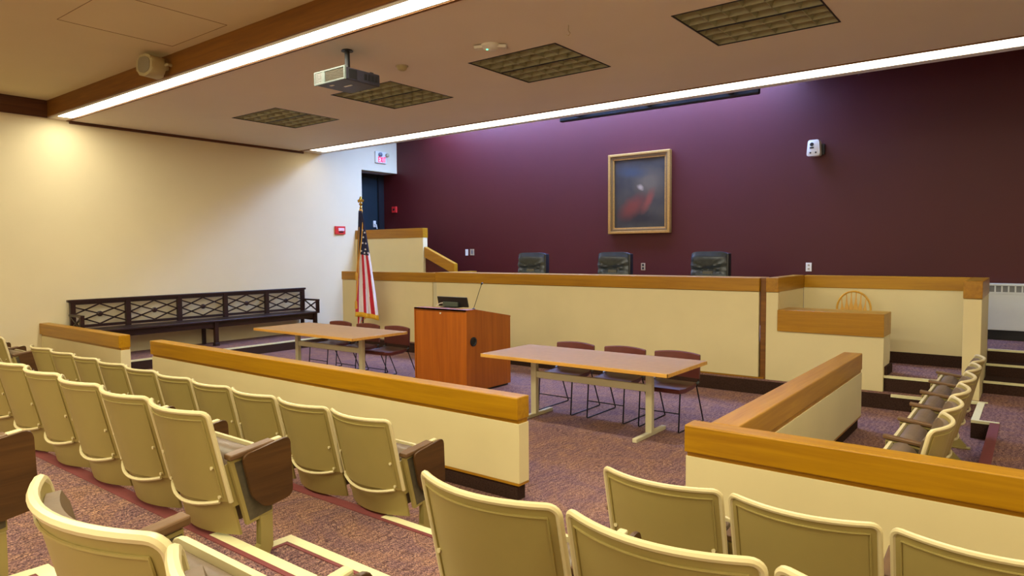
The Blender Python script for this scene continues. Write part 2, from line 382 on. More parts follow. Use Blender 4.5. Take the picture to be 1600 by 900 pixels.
# exit door
d = struct('door_1', (lambda b: (box(b, XW-0.578, XW-0.54, 10.62, 11.49, 1.6, 3.72), b)[1])(B()), 'teal', 'dark teal exit door beyond the flag', 'door')
bm = B(); box(bm, XW-0.578, XW-0.50, 10.55, 10.62, 1.6, 3.8); box(bm, XW-0.578, XW-0.48, 11.49, YW, 1.6, 3.8); box(bm, XW-0.578, XW-0.50, 10.62, 11.49, 3.72, 3.8)
obj('door_frame', bm, 'black', d)
bm = B(); box(bm, XW-0.54, XW-0.52, 11.34, 11.42, 2.5, 2.66, 0.005); tube(bm, [(XW-0.52, 11.38, 2.58), (XW-0.47, 11.38, 2.56), (XW-0.46, 11.40, 2.46)], 0.014)
obj('door_handle', bm, 'bright', d, label='pale lever handle and plate')

# ------------------------------------------------------------------ wooden capped railings
def railing(name, label, x0, x1, y0, y1, cm, parts='xy', z0=0.0, zt=0.785, zc=0.615, zp=0.135, cat='railing'):
    t = thing(name, label, cat, (x0, y0, z0))
    o = lambda b: [b[0]-x0, b[1]-x0, b[2]-y0, b[3]-y0, b[4]-z0, b[5]-z0]
    pb('cap', cm, t, *o((x0, x1, y0, y1, zc, zt)), bev=0.008)
    pb('panel', 'wallpanel', t, *o((x0+0.002, x1-0.002, y0+0.022, y1-0.004, zp, zc-0.03)), bev=0.003)
    pb('groove', 'oak_d', t, *o((x0+0.01, x1-0.01, y0+0.03, y1-0.012, zc-0.03, zc)))
    pb('skirting', 'oak_d', t, *o((x0+0.004, x1-0.004, y0+0.02, y1-0.004, zp-0.018, zp)))
    pb('plinth', 'carpet_dark', t, *o((x0+0.01, x1-0.03, y0+0.035, y1-0.02, z0, zp-0.018)))
    return t
railing('gallery_rail', 'long oak-capped cream half wall in front of the podium and tables', -8.79, -3.015, 3.96, 4.11, 'oak')
railing('gallery_rail', 'short oak-capped cream half wall meeting the left wall', XW, -9.675, 3.96, 4.11, 'oak')
railing('gallery_rail', 'oak-capped cream half wall in front of the right-hand seats', -1.715, XR, 3.96, 4.11, 'oak')
railing('jury_rail', 'oak-capped half wall running back between the tables and jury seats', -1.605, -1.425, 4.11, 7.80, 'oak_y')

# ------------------------------------------------------------------ judges bench and witness stand
t = thing('judges_bench', 'long cream judges bench with brown oak top edge', 'bench', (-2.885, 9.04, 0.17))
ox, oy, oz = -2.885, 9.04, 0.17
P_ = lambda n, m, x0, x1, y0, y1, z0, z1, bev=0.003, label=None: pb(n, m, t, x0-ox, x1-ox, y0-oy, y1-oy, z0-oz, z1-oz, bev=bev, label=label)
P_('front_panel', 'wallpanel', -8.73, -2.895, 9.05, 9.11, 0.19, 1.315)
P_('cap', 'oak_d', -8.74, -2.885, 9.03, 9.45, 1.32, 1.50, 0.006)
P_('base_strip', 'oak_d', -8.73, -2.83, 9.06, 9.10, 0.17, 0.19, 0)
P_('post', 'trimwood', -2.88, -2.80, 9.075, 9.15, 0.17, 1.50, 0.004, 'narrow dark wooden corner post')
P_('post', 'metal_cream', -8.83, -8.74, 9.065, 9.15, 0.17, 1.315, 0.004, 'narrow pale post')
P_('worktop', 'oak_d', -8.74, -2.9, 9.45, 9.75, 1.32, 1.35, 0.003)
t = thing('bench_extension', 'cream half wall with oak cap behind the flag, left of the judges bench', 'railing', (-11.42, 9.04, 0.17)); ox = -11.42
P_('front_panel', 'wallpanel', -11.42, -8.835, 9.05, 9.12, 0.17, 1.315)
P_('cap', 'oak_d', -11.42, -8.745, 9.03, 9.19, 1.32, 1.49, 0.006)
P_('return_panel', 'wallpanel', -8.98, -8.86, 9.2, 10.3, 0.6, 1.32)
P_('return_cap', 'oak_dy', -9.0, -8.84, 9.19, 10.32, 1.32, 1.49, 0.006)
t = thing('witness_stand', 'oak-trimmed cream witness stand right of the judges bench', 'witness stand', (-2.8, 9.04, 0.17)); ox = -2.8
bm = B(); prism(bm, [(-2.80-ox, 0.0), (-1.43-ox, 0.0), (-1.43-ox, 0.65), (-2.65-ox, 0.65), (-2.65-ox, 1.145), (-2.80-ox, 1.145)], 'y', 0.01, 0.08, 0.003)
obj('front_panel', bm, 'wallpanel', t)
bm = B(); prism(bm, [(0.08, 0.0), (0.075, 0.0), (0.075, 0.65), (0.46, 0.65), (0.46, 0.33), (0.30, 0.19), (0.08, 0.19)], 'x', -1.50-ox, -1.43-ox)
obj('side_panel', bm, 'wallpanel', t)
P_('counter', 'oak_d', -2.65, -1.425, 9.02, 9.50, 0.82, 1.095, 0.006)
P_('return_panel', 'wallpanel', -2.78, -2.65, 9.13, 10.25, 0.35, 1.32)
bm = B(); box(bm, -2.80-ox, -2.645-ox, -0.01, 1.22, 1.15, 1.335, 0.006); obj('return_cap', bm, 'oak_dy', t)
P_('back_panel', 'wallpanel', -2.65, -0.66, 10.26, 10.33, 0.50, 1.33)
P_('back_cap', 'oak', -2.645, -0.66, 10.25, 10.39, 1.33, 1.50, 0.006)
P_('back_plinth', 'carpet_dark', -2.65, -0.66, 10.26, 10.33, 0.35, 0.50, 0)
P_('corner_block', 'carpet_dark', -1.43, -1.40, 9.12, 9.5, 0.17, 0.46, 0)
t = thing('end_partition', 'tall narrow oak-capped partition at the right end of the witness stand', 'partition', (-0.66, 9.1, 0.17)); ox, oy = -0.66, 9.1
P_('panel', 'wallpanel', -0.655, -0.485, 9.11, 10.39, 0.17, 1.30)
P_('cap', 'oak_dy', -0.66, -0.48, 9.10, 10.40, 1.305, 1.50, 0.006)
t = thing('stair_guard', 'cream guard wall with oak cap by the exit door', 'railing', (XW, 10.33, 0.17)); ox, oy = XW, 10.33
P_('panel', 'wallpanel', XW, -10.35, 10.34, 10.47, 0.17, 2.18)
P_('cap', 'oak_d', XW, -10.345, 10.33, 10.48, 2.18, 2.385, 0.006)
t = thing('sloping_handrail', 'sloping oak handrail descending beside the maroon wall', 'handrail', (-10.34, 10.40, 0.6)); ox, oy, oz = -10.34, 10.40, 0.6
bm = B(); prism(bm, [(0, 1.385), (0, 1.165), (0.80, 0.83), (0.86, 0.83), (0.86, 1.03)], 'y', -0.04, 0.06, 0.005); obj('rail', bm, 'oak_d', t)
bm = B(); prism(bm, [(0, 0.0), (0.86, 0.0), (0.86, 0.83), (0, 1.165)], 'y', -0.0, 0.02); obj('side_panel', bm, 'maroon', t)
oz = 0.17

# ------------------------------------------------------------------ auditorium seats
SW = 0.266                     # half width of the back
def back_pt(s, h, off=0.0):
    """s -1..1 across, h height; the back leans and bulges backwards"""
    lean = (0.895-h)*0.235
    bul = -0.08*(1-s*s)
    return Vector((s*SW, lean+bul+off, h))
def shell_mesh(off, s0, h0, h1, th, rc=0.0, n=14, mrow=10, flare=0.0):
    bm = B(); g = []
    for j in range(mrow+1):
        h = h0+(h1-h0)*j/mrow; row = []
        for i in range(n+1):
            s = -1+2*i/n; ss = s*s0
            hh = h
            # rounded top corners
            ex = (abs(s)-(1-rc/SW))/(rc/SW) if rc and abs(s) > 1-rc/SW else 0
            if ex > 0: hh = min(h, h1-rc*(1-math.sqrt(max(0, 1-ex*ex))))
            p0 = back_pt(ss, hh, off); row.append((p0, back_pt(ss, hh, off+th)))
        g.append(row)
    va = [[bm.verts.new(p[0]) for p in r] for r in g]; vb = [[bm.verts.new(p[1]) for p in r] for r in g]
    for j in range(mrow):
        for i in range(n):
            bm.faces.new((va[j][i], va[j][i+1], va[j+1][i+1], va[j+1][i])); bm.faces.new((vb[j][i+1], vb[j][i], vb[j+1][i], vb[j+1][i+1]))
    for i in range(n):
        bm.faces.new((va[0][i+1], va[0][i], vb[0][i], vb[0][i+1])); bm.faces.new((va[mrow][i], va[mrow][i+1], vb[mrow][i+1], vb[mrow][i]))
    for j in range(mrow):
        bm.faces.new((va[j][0], va[j+1][0], vb[j+1][0], vb[j][0])); bm.faces.new((va[j+1][n], va[j][n], vb[j][n], vb[j+1][n]))
    return bm
def rounded_poly(pts, r=0.03, n=4):
    out = []; N = len(pts)
    for i in range(N):
        p = Vector(pts[i]); a = (Vector(pts[i-1])-p); b = (Vector(pts[(i+1) % N])-p)
        rr = min(r, a.length*0.4, b.length*0.4); a.normalize(); b.normalize()
        for k in range(n+1):
            t = k/n; out.append(tuple((p+a*rr)*(1-t)**2 + p*2*t*(1-t) + (p+b*rr)*t*t))
    return out
SEAT_OX = 0.283
def side_parts(t, sx, tablet):
    x = sx*SEAT_OX
    # armrest
    bm = B(); y0, y1 = 0.085, 0.315; aw = 0.032 if tablet is not None else 0.024
    vs = box(bm, x-aw, x+aw, y0, y1, 0.655, 0.680, 0.006)
    for v in bm.verts: v.co.z += (v.co.y-y0)*0.12
    a = obj('armrest', bm, 'armwood', t)
    if tablet:
        bm = B(); box(bm, x-0.016, x+0.016, 0.312, 0.365, 0.660, 0.678, 0.006)
        for v in bm.verts: v.co.z += (v.co.y-y0)*0.12
        obj('arm_tip', bm, 'rim', a, label='pale metal tip')
    # side panel: pale border with dark insert
    q = [(0.088, 0.650), (0.17, 0.327), (0.305, 0.352), (0.30, 0.675)]
    bm = B(); prism(bm, q, 'x', x-0.012, x+0.012)
    s = obj('side_panel', bm, 'shell', t)
    q2 = [(0.112, 0.640), (0.184, 0.345), (0.30, 0.365), (0.296, 0.664)]
    bm = B(); prism(bm, q2, 'x', x-0.0135, x+0.0135); obj('panel_insert', bm, 'insert', s, label='dark insert')
    # bracket between back and side panel
    bm = B(); prism(bm, [(0.068, 0.62), (0.10, 0.635), (0.165, 0.43), (0.115, 0.42)], 'x', x-sx*0.022-0.004, x-sx*0.022+0.004)
    obj('hinge_bracket', bm, 'shell', t)
    # leg
    bm = B(); prism(bm, [(0.235, 0.35), (0.235, 0.21), (0.06, 0.03), (0.06, 0.0), (0.19, 0.0), (0.30, 0.19), (0.30, 0.35)], 'x', x-0.02, x+0.02, 0.003)
    box(bm, x-0.035, x+0.035, 0.03, 0.22, 0.0, 0.012, 0.003)
    obj('leg', bm, 'shell', t)
    if tablet:
        pl = rounded_poly([(0.131, 0.672), (0.387, 0.716), (0.397, 0.419), (0.247, 0.395), (0.178, 0.465)], 0.035)
        bm = B(); prism(bm, pl, 'x', x+0.034, x+0.050, 0.003); tb = obj('tablet', bm, 'tablet', t, label='folded wooden writing tablet')
        bm = B(); tube(bm, [(x+0.02, 0.33, 0.67), (x+0.042, 0.33, 0.665)], 0.012); obj('tablet_hinge', bm, 'grey', tb)
def make_seat(name, left_side=False, tablet=True, label=''):
    t = thing(name, label, 'seat')
    sh = obj('back_shell', shell_mesh(0.0, 1.0, 0.45, 0.887, 0.014, rc=0.028), 'shell', t, smooth=True)
    # raised rim along the outline
    pts = []
    for k in range(9): pts.append(back_pt(-1, 0.45+(0.859-0.45)*k/8, 0.004))
    for k in range(1, 6):
        a = k/5*PI/2; pts.append(back_pt(-1+0.028/SW*(1-math.cos(a)), 0.859+0.028*math.sin(a), 0.004))
    for k in range(1, 12): pts.append(back_pt(-1+0.11+1.78*k/12, 0.887, 0.004))
    for k in range(0, 6):
        a = (1-k/5)*PI/2; pts.append(back_pt(1-0.028/SW*(1-math.cos(a)), 0.859+0.028*math.sin(a), 0.004))
    for k in range(1, 9): pts.append(back_pt(1, 0.859-(0.859-0.45)*k/8, 0.004))
    bm = B(); tube(bm, pts, 0.0115, 8); obj('back_rim', bm, 'rim', sh, smooth=True)
    # inner groove line of the shell
    pts = [back_pt(-0.9, 0.47, -0.003), back_pt(-0.9, 0.84, -0.003)] + [back_pt(-0.9+1.8*k/10, 0.852, -0.003) for k in range(11)] + [back_pt(0.9, 0.84, -0.003), back_pt(0.9, 0.47, -0.003)]
    bm = B(); tube(bm, pts, 0.0035, 5); obj('back_bead', bm, 'shell', sh, smooth=True)
    # curved lip at the foot of the shell
    pts = [back_pt(-0.94+1.78*k/12, 0.452-0.03*(1-(-1+2*k/12)**2), -0.006) for k in range(13)]
    bm = B(); tube(bm, pts, 0.009, 6); obj('bottom_lip', bm, 'rim', sh, smooth=True)
    for s in (-0.86, 0.86):
        for h in (0.475, 0.62):
            bm = B(); lathe(bm, [(0.009, -0.010), (0.007, 0.0)], 8, back_pt(s, h, 0.0), 'y'); obj('rivet', bm, 'rim', sh)
    lp = shell_mesh(0.016, 0.96, 0.275, 0.50, 0.012, mrow=6); obj('lower_panel', lp, 'shell', t, smooth=True)
    obj('back_cushion', shell_mesh(0.016, 0.9, 0.54, 0.866, 0.028, rc=0.04), 'vinyl', t, smooth=True, label='brown vinyl back pad')
    # folded seat
    prof = [(0.252, 0.672), (0.20, 0.686), (0.15, 0.668), (0.115, 0.62), (0.10, 0.54), (0.105, 0.43), (0.14, 0.35), (0.20, 0.33), (0.255, 0.36)]
    bm = B(); prism(bm, rounded_poly(prof, 0.03, 3), 'x', -0.228, 0.228, 0.012); obj('seat_cushion', bm, 'vinyl', t, smooth=True)
    bm = B(); prism(bm, rounded_poly([(-0.238, 0.33), (0.238, 0.33), (0.238, 0.685), (-0.238, 0.685)], 0.04, 5), 'y', 0.252, 0.270, 0.004); obj('seat_pan', bm, 'rim', t, label='pale seat pan')
    side_parts(t, 1, tablet or None)
    if left_side: side_parts(t, -1, None)
    return t
proto = {k: None for k in ((False, True), (True, True), (False, False), (True, False))}
protos = {}
def seat(x, y, z, rz, label, group, left=False, tablet=True):
    k = (left, tablet)
    if k not in protos:
        t = make_seat('auditorium_seat', left, tablet, label); t.location = (x, y, z); t.rotation_euler = (0, 0, rz); t['group'] = group; protos[k] = t
        return t
    return dup(protos[k], (x, y, z), rz, label, group)
ORD = ['', 'second', 'third', 'fourth', 'fifth', 'sixth', 'seventh', 'eighth', 'ninth', 'tenth']
def row(xr, y, z, n, pitch, rowname, endname, group, first, far_left=True):
    """seats from the right end leftwards"""
    for i in range(n):
        lab = ('cream folding auditorium seat at the %s of %s' % (first, rowname)) if i == 0 else ('cream folding auditorium seat, %s from %s in %s' % (ORD[i], endname, rowname))
        seat(xr-pitch/2-i*pitch, y, z, 0, lab, group, left=(i == n-1 and far_left))
row(-2.935, 2.655, 0, 10, 0.573, 'the front left row', 'the centre aisle', 'front left row of auditorium seats', 'aisle end')
row(-9.70, 2.69, 0, 3, 0.573, 'the short row by the left wall', 'its aisle', 'front seats against the left wall', 'aisle end', False)
row(-2.935, 1.565, T1, 7, 0.57, 'the second left row', 'the centre aisle', 'second left row of auditorium seats', 'aisle end', False)
seat(-2.96-0.285, 0.50, T2, 0, 'auditorium seat at the bottom left edge with only its wooden tablet showing', 'third left row of auditorium seats')
def rowR(xl, y, z, n, pitch, rowname, group):
    for i in range(n):
        lab = 'cream folding auditorium seat at the aisle end of %s' % rowname if i == 0 else 'cream folding auditorium seat, %s from the centre aisle in %s' % (ORD[i], rowname)
        seat(xl+pitch/2+i*pitch, y, z, 0, lab, group, left=(i == 0))
rowR(-1.55, 2.655, 0, 4, 0.575, 'the front right row', 'front right row of auditorium seats')
rowR(-1.605, 1.565, T1, 3, 0.568, 'the second right row', 'second right row of auditorium seats')
rowR(-1.665, 0.51, T2, 2, 0.565, 'the nearest row', 'nearest row of auditorium seats')
for i in range(6):
    lab = 'jury seat nearest the front half wall, turned towards the tables' if i == 0 else ('jury seat farthest back, beside the witness stand partition' if i == 5 else 'jury seat facing the tables, %s from the front half wall' % ORD[i])
    seat(-0.43, 4.205+0.2785+i*0.557, 0, PI/2, lab, 'row of jury seats facing the tables', left=(i == 0), tablet=False)

# ------------------------------------------------------------------ counsel tables
def table(label, x0, x1, y0, y1, group):
    t = thing('counsel_table', label, 'table', ((x0+x1)/2, (y0+y1)/2, 0), 0, group); hx, hy = (x1-x0)/2, (y1-y0)/2
    pb('tabletop', 'tabletop', t, -hx+0.006, hx-0.006, -hy+0.006, hy-0.006, 0.703, 0.736)
    bm = B(); box(bm, -hx, hx, -hy, -hy+0.012, 0.698, 0.735, 0.003); box(bm, -hx, hx, hy-0.012, hy, 0.698, 0.735, 0.003)
    box(bm, -hx, -hx+0.012, -hy, hy, 0.698, 0.735, 0.003); box(bm, hx-0.012, hx, -hy, hy, 0.698, 0.735, 0.003)
    obj('edge_banding', bm, 'tableedge', t, label='golden oak edge band')
    for s in (-1, 1):
        lx = s*(hx-0.41)
        lg = pb('leg', 'metal_cream', t, lx-0.035, lx+0.035, -0.03, 0.03, 0.03, 0.70, bev=0.006)
        pb('foot', 'metal_cream', lg, lx-0.025, lx+0.025, -0.33, 0.33, 0.0, 0.04, bev=0.006)
        pb('top_bracket', 'metal_cream', lg, lx-0.025, lx+0.025, -0.30, 0.30, 0.67, 0.703)
        pb('joint_plate', 'metal_cream', lg, lx+s*0.035-0.004, lx+s*0.035+0.004, -0.02, 0.02, 0.455, 0.53)
    pb('crossbar', 'metal_cream', t, -hx+0.445, hx-0.445, -0.02, 0.02, 0.445, 0.52, bev=0.005)
    return t
table('pale wood counsel table left of the podium', -9.45, -7.13, 5.79, 6.79, 'counsel tables')
table('pale wood counsel table right of the podium', -4.90, -2.655, 5.76, 6.70, 'counsel tables')

def make_guest(label):
    t = thing('guest_chair', label, 'chair')   # faces -y
    # frame: two side frames of thin rod
    for s in (-1, 1):
        x = s*0.225
        bm = B(); tube(bm, [(x, -0.20, 0.42), (x, -0.235, 0.012), (x, -0.22, 0.006), (x, 0.40, 0.006), (x, 0.41, 0.012), (x, 0.22, 0.42), (s*0.245, 0.215, 0.46), (s*0.25, 0.23, 0.70)], 0.0075, 6)
        obj('side_frame', bm, 'blackmetal', t)
    bm = B(); tube(bm, [(-0.225, -0.22, 0.20), (0.225, -0.22, 0.20)], 0.006, 6); obj('crossbar', bm, 'blackmetal', t)
    # seat pad, dished
    bm = B(); n = 10; g = []
    for j in range(n+1):
        v = j/n; y = -0.235+0.45*v
        for i in range(n+1): pass
    pts = [(-0.245, 0.435), (-0.235, 0.405), (-0.10, 0.392), (0.12, 0.400), (0.20, 0.425), (0.225, 0.455), (0.20, 0.462), (0.08, 0.440), (-0.10, 0.440), (-0.20, 0.452), (-0.235, 0.450)]
    prism(bm, pts, 'x', -0.235, 0.235, 0.008); obj('seat', bm, 'leather_red', t, smooth=True)
    # backrest, gently curved
    bm = B(); n = 12; A = []
    for i in range(n+1):
        s = -1+2*i/n; x = s*0.26; yo = 0.255-0.035*s*s; zt = 0.775-0.018*s*s
        A.append([bm.verts.new(p) for p in ((x, yo-0.02, 0.50), (x, yo-0.008, zt-0.01), (x, yo+0.006, zt), (x, yo+0.02, zt-0.01), (x, yo+0.012, 0.50))])
    for a, b in zip(A, A[1:]):
        for k in range(5): bm.faces.new((a[k], a[(k+1) % 5], b[(k+1) % 5], b[k]))
    bm.faces.new(A[0][::-1]); bm.faces.new(A[-1]); obj('backrest', bm, 'leather_red', t, smooth=True)
    bm = B(); beam(bm, (-0.25, 0.215, 0.465), (-0.25, 0.17, 0.455), 0.02, 0.012); beam(bm, (0.25, 0.215, 0.465), (0.25, 0.17, 0.455), 0.02, 0.012); obj('hinge_clip', bm, 'silver', t)
    return t
gc = None
for xs_, grp, side in (([-4.385, -3.72, -3.085], 'chairs at the right counsel table', 'right'), ([-8.855, -8.19, -7.54], 'chairs at the left counsel table', 'left')):
    for x, nm in zip(xs_, ('left end', 'middle', 'right end')):
        lab = 'maroon leather sled chair, %s of the three behind the %s counsel table' % (nm, side)
        if gc is None:
            gc = make_guest(lab); gc.location = (x, 6.70, 0); gc['group'] = grp
        else: dup(gc, (x, 6.70 if side == 'right' else 6.74, 0), 0, lab, grp)

# ------------------------------------------------------------------ podium
t = thing('lectern', 'reddish-brown wooden lectern between the two counsel tables', 'lectern', (-6.32, 6.6, 0))
bm = B(); prism(bm, [(0.02, 0.03), (0.93, 0.03), (0.93, 0.96), (0.18, 1.09), (0.02, 1.09)], 'x', 0.455, 0.475); sp = obj('side_panel', bm, 'podium', t)
bm = B(); lathe(bm, [(0.062, 0.0), (0.062, 0.012), (0.045, 0.014), (0.04, 0.004)], 20, (0.475, 0.136, 0.69), 'x'); obj('port_ring', bm, 'black', sp, smooth=True, label='round black port')
bm = B(); prism(bm, [(0.02, 0.03), (0.93, 0.03), (0.93, 0.96), (0.18, 1.09), (0.02, 1.09)], 'x', -0.475, -0.455); obj('side_panel', bm, 'podium', t)
fp = pb('front_panel', 'podium', t, -0.455, 0.455, 0.008, 0.03, 0.03, 1.075)
bm = B(); lathe(bm, [(0.011, -0.01), (0.011, 0.0)], 12, (0.02, 0.004, 1.055), 'y'); obj('lock', bm, 'bright', fp)
bm = B(); box(bm, -0.478, 0.478, 0.0, 0.02, 1.085, 1.112); box(bm, -0.478, -0.458, 0.0, 0.02, 0.0, 1.085); box(bm, 0.458, 0.478, 0.0, 0.02, 0.0, 1.085)
obj('edge_trim', bm, 'podium', t)
bm = B(); prism(bm, [(0.0, 1.09), (0.18, 1.09), (0.935, 0.955), (0.935, 0.975), (0.18, 1.112), (0.0, 1.112)], 'x', -0.478, 0.478, 0.002); obj('top', bm, 'podium', t)
bm = B(); box(bm, -0.45, 0.45, 0.03, 0.9, 0.0, 0.05); obj('plinth', bm, 'black', t)
t = thing('monitor', 'black computer monitor seen from behind on the lectern', 'monitor', (-6.37, 6.94, 1.107))
bm = B(); box(bm, -0.27, 0.27, -0.015, 0.015, 0.008, 0.145, 0.006)
for v in bm.verts: v.co.y -= (v.co.z)*0.25
obj('screen_housing', bm, 'black', t)
bm = B(); box(bm, -0.16, 0.12, -0.058, -0.022, 0.012, 0.075, 0.006); obj('back_cover', bm, plain('grey_green', srgb(66, 74, 62), 0.5), t)
bm = B(); box(bm, -0.06, 0.06, -0.03, -0.01, 0.0, 0.05); box(bm, -0.13, 0.13, -0.14, 0.04, 0.0, 0.010, 0.003); obj('stand', bm, 'black', t)
bm = B(); tube(bm, [(-0.26, -0.08, 0.01), (-0.2, -0.07, 0.05), (-0.15, -0.06, 0.06)], 0.006); obj('cable', bm, 'bright', t)
t = thing('gooseneck_microphone', 'thin black gooseneck microphone rising from the lectern', 'microphone', (-6.02, 6.95, 1.088))
bm = B(); lathe(bm, [(0.025, 0.0), (0.025, 0.012), (0.01, 0.02)], 12); obj('base', bm, 'black', t)
bm = B(); tube(bm, [(0, 0, 0.01), (0.04, 0, 0.10), (0.09, 0.0, 0.22), (0.145, 0.0, 0.345)], 0.004, 6); obj('stem', bm, 'blackmetal', t)
bm = B(); tube(bm, [(0.14, 0, 0.338), (0.148, 0, 0.352), (0.158, 0, 0.368)], 0.012, 8, radii=[0.006, 0.013, 0.009]); obj('head', bm, 'black', t)

# ------------------------------------------------------------------ judges chairs
def make_judge(label):
    t = thing('executive_chair', label, 'chair', group='judges chairs')
    # tufted leather back: gathered creases in the upper pad
    bm = B(); nx, nz = 28, 26; W = 0.285; G = []; K = []
    for j in range(nz+1):
        v = j/nz; z = 0.55+0.70*v; r1, r2 = [], []
        for i in range(nx+1):
            s = -1+2*i/nx; x = s*W*(1.0-0.05*abs(v-0.75))
            fr = abs(s)**6*0.04
            y = -0.06-0.03*math.sin(v*PI)+fr
            # head roll and pinched line
            y -= 0.03*math.exp(-((v-0.86)/0.10)**2)*(1-abs(s)**4)
            y += 0.05*math.exp(-((v-0.60)/0.06)**2)*(1-s*s*0.8)
            ang = math.atan2(v-0.64, s*0.5+1e-6)
            y += 0.013*math.sin(ang*18)*math.exp(-((v-0.64)/0.16)**2)*min(1, abs(s)*2.2+0.2)
            zz = z-(0.035*abs(s)**5 if v > 0.9 else 0)
            r1.append(bm.verts.new((x, y, zz))); r2.append(bm.verts.new((x, 0.05, zz)))
        G.append(r1); K.append(r2)
    for j in range(nz):
        for i in range(nx):
            bm.faces.new((G[j][i], G[j][i+1], G[j+1][i+1], G[j+1][i])); bm.faces.new((K[j][i+1], K[j][i], K[j+1][i], K[j+1][i+1]))
        bm.faces.new((G[j][0], G[j+1][0], K[j+1][0], K[j][0])); bm.faces.new((G[j+1][nx], G[j][nx], K[j][nx], K[j+1][nx]))
    for i in range(nx):
        bm.faces.new((G[nz][i], G[nz][i+1], K[nz][i+1], K[nz][i])); bm.faces.new((G[0][i+1], G[0][i], K[0][i], K[0][i+1]))
    obj('backrest', bm, 'leather', t, smooth=True)
    bm = B(); box(bm, 0.275, 0.315, -0.05, 0.07, 0.55, 1.22, 0.015); obj('back_edge', bm, 'black', t, smooth=True)
    bm = B(); box(bm, -0.08, 0.08, -0.082, -0.05, 0.60, 0.955, 0.012); obj('lumbar_pad', bm, plain('grey_leather', srgb(84, 84, 78), 0.4), t, label='greyish smooth centre pad')
    bm = B(); box(bm, -0.27, 0.27, -0.5, 0.03, 0.42, 0.54, 0.03); obj('seat', bm, 'leather', t, smooth=True)
    for s in (-1, 1):
        bm = B(); tube(bm, [(s*0.3, -0.02, 0.5), (s*0.31, -0.05, 0.68), (s*0.31, -0.35, 0.70), (s*0.3, -0.38, 0.5)], 0.022, 8); obj('armrest', bm, 'black', t, smooth=True)
    bm = B(); lathe(bm, [(0.03, 0.08), (0.03, 0.43)], 12, (0, -0.22, 0))
    for k in range(5):
        a = k*2*PI/5; beam(bm, (0, -0.22, 0.08), (0.3*math.cos(a), -0.22+0.3*math.sin(a), 0.05), 0.04, 0.03)
        lathe(bm, [(0.02, -0.012), (0.028, -0.006), (0.028, 0.006), (0.02, 0.012)], 10, (0.3*math.cos(a), -0.22+0.3*math.sin(a), 0.0281), 'x')
    obj('swivel_base', bm, 'black', t)
    return t
jc = make_judge('black leather executive chair at the left behind the judges bench'); jc.location = (-7.28, 10.05, 0.6); jc.rotation_euler = (0, 0, math.radians(4))
dup(jc, (-5.60, 10.05, 0.6), math.radians(3), 'black leather executive chair in the middle, below the portrait')
dup(jc, (-3.96, 10.05, 0.6), math.radians(-2), 'black leather executive chair at the right, nearest the witness stand')

# witness chair
t = thing('windsor_chair', 'honey-coloured wooden windsor chair inside the witness stand', 'chair', (-1.94, 9.95, 0.35))
arc = [(0.205*math.cos(a), 0.02-0.0*a, 0.72+0.235*math.sin(a)) for a in [PI*k/20 for k in range(21)]]
bm = B(); tube(bm, [(0.17, -0.03, 0.45)]+arc+[(-0.17, -0.03, 0.45)], 0.013, 8); obj('back_hoop', bm, 'windsor', t, smooth=True)
for k in range(6):
    s = -0.75+k*0.3; x = s*0.2; zt = 0.72+0.235*math.sqrt(max(0, 1-s*s)); b = (x*0.75, -0.02, 0.45)
    bm = B(); pr = []
    for q, wd in ((0, .007), (.25, .01), (.45, .024), (.6, .026), (.72, .012), (.85, .006), (1, .006)):
        pr.append((b[0]+(x-b[0])*q, b[1]+(0.02-b[1])*q, b[2]+(zt-b[2])*q, wd))
    L = [bm.verts.new((p[0]-p[3], p[1]-0.005, p[2])) for p in pr]; R_ = [bm.verts.new((p[0]+p[3], p[1]-0.005, p[2])) for p in pr]
    L2 = [bm.verts.new((p[0]-p[3], p[1]+0.005, p[2])) for p in pr]; R2 = [bm.verts.new((p[0]+p[3], p[1]+0.005, p[2])) for p in pr]
    for i in range(len(pr)-1):
        bm.faces.new((L[i], R_[i], R_[i+1], L[i+1])); bm.faces.new((R2[i], L2[i], L2[i+1], R2[i+1])); bm.faces.new((L2[i], L[i], L[i+1], L2[i+1])); bm.faces.new((R_[i], R2[i], R2[i+1], R_[i+1]))
    obj('spindle', bm, 'windsor', t)
bm = B(); box(bm, -0.22, 0.22, -0.42, 0.02, 0.42, 0.46, 0.012); obj('seat', bm, 'windsor', t)
for sx in (-1, 1):
    for sy in (-0.36, -0.04):
        bm = B(); tube(bm, [(sx*0.16, sy, 0.425), (sx*0.20, sy+(-0.04 if sy < -0.2 else 0.04), 0.0)], 0.016, 8); obj('leg', bm, 'windsor', t)

# ------------------------------------------------------------------ flag
t = thing('flag_pole', 'flag stand of dark wood with gilt eagle finial in front of the bench', 'flag pole', (-10.2, 8.55, 0))
bm = B(); lathe(bm, [(0.19, 0), (0.19, 0.03), (0.14, 0.05), (0.04, 0.10), (0.03, 0.16)], 24); obj('base', bm, 'brass', t, smooth=True)
bm = B(); tube(bm, [(0, 0, 0.1), (0, 0, 2.72)], 0.016, 10); obj('pole', bm, 'pew', t, smooth=True)
bm = B(); lathe(bm, [(0.012, 2.70), (0.03, 2.72), (0.012, 2.75), (0.035, 2.78), (0.035, 2.80), (0.01, 2.82), (0.028, 2.86), (0.03, 2.89), (0.012, 2.93)], 14)
beam(bm, (-0.075, 0, 2.84), (0, 0, 2.87), 0.02, 0.05); beam(bm, (0.075, 0, 2.84), (0, 0, 2.87), 0.02, 0.05)
obj('finial', bm, 'brass', t, smooth=True)
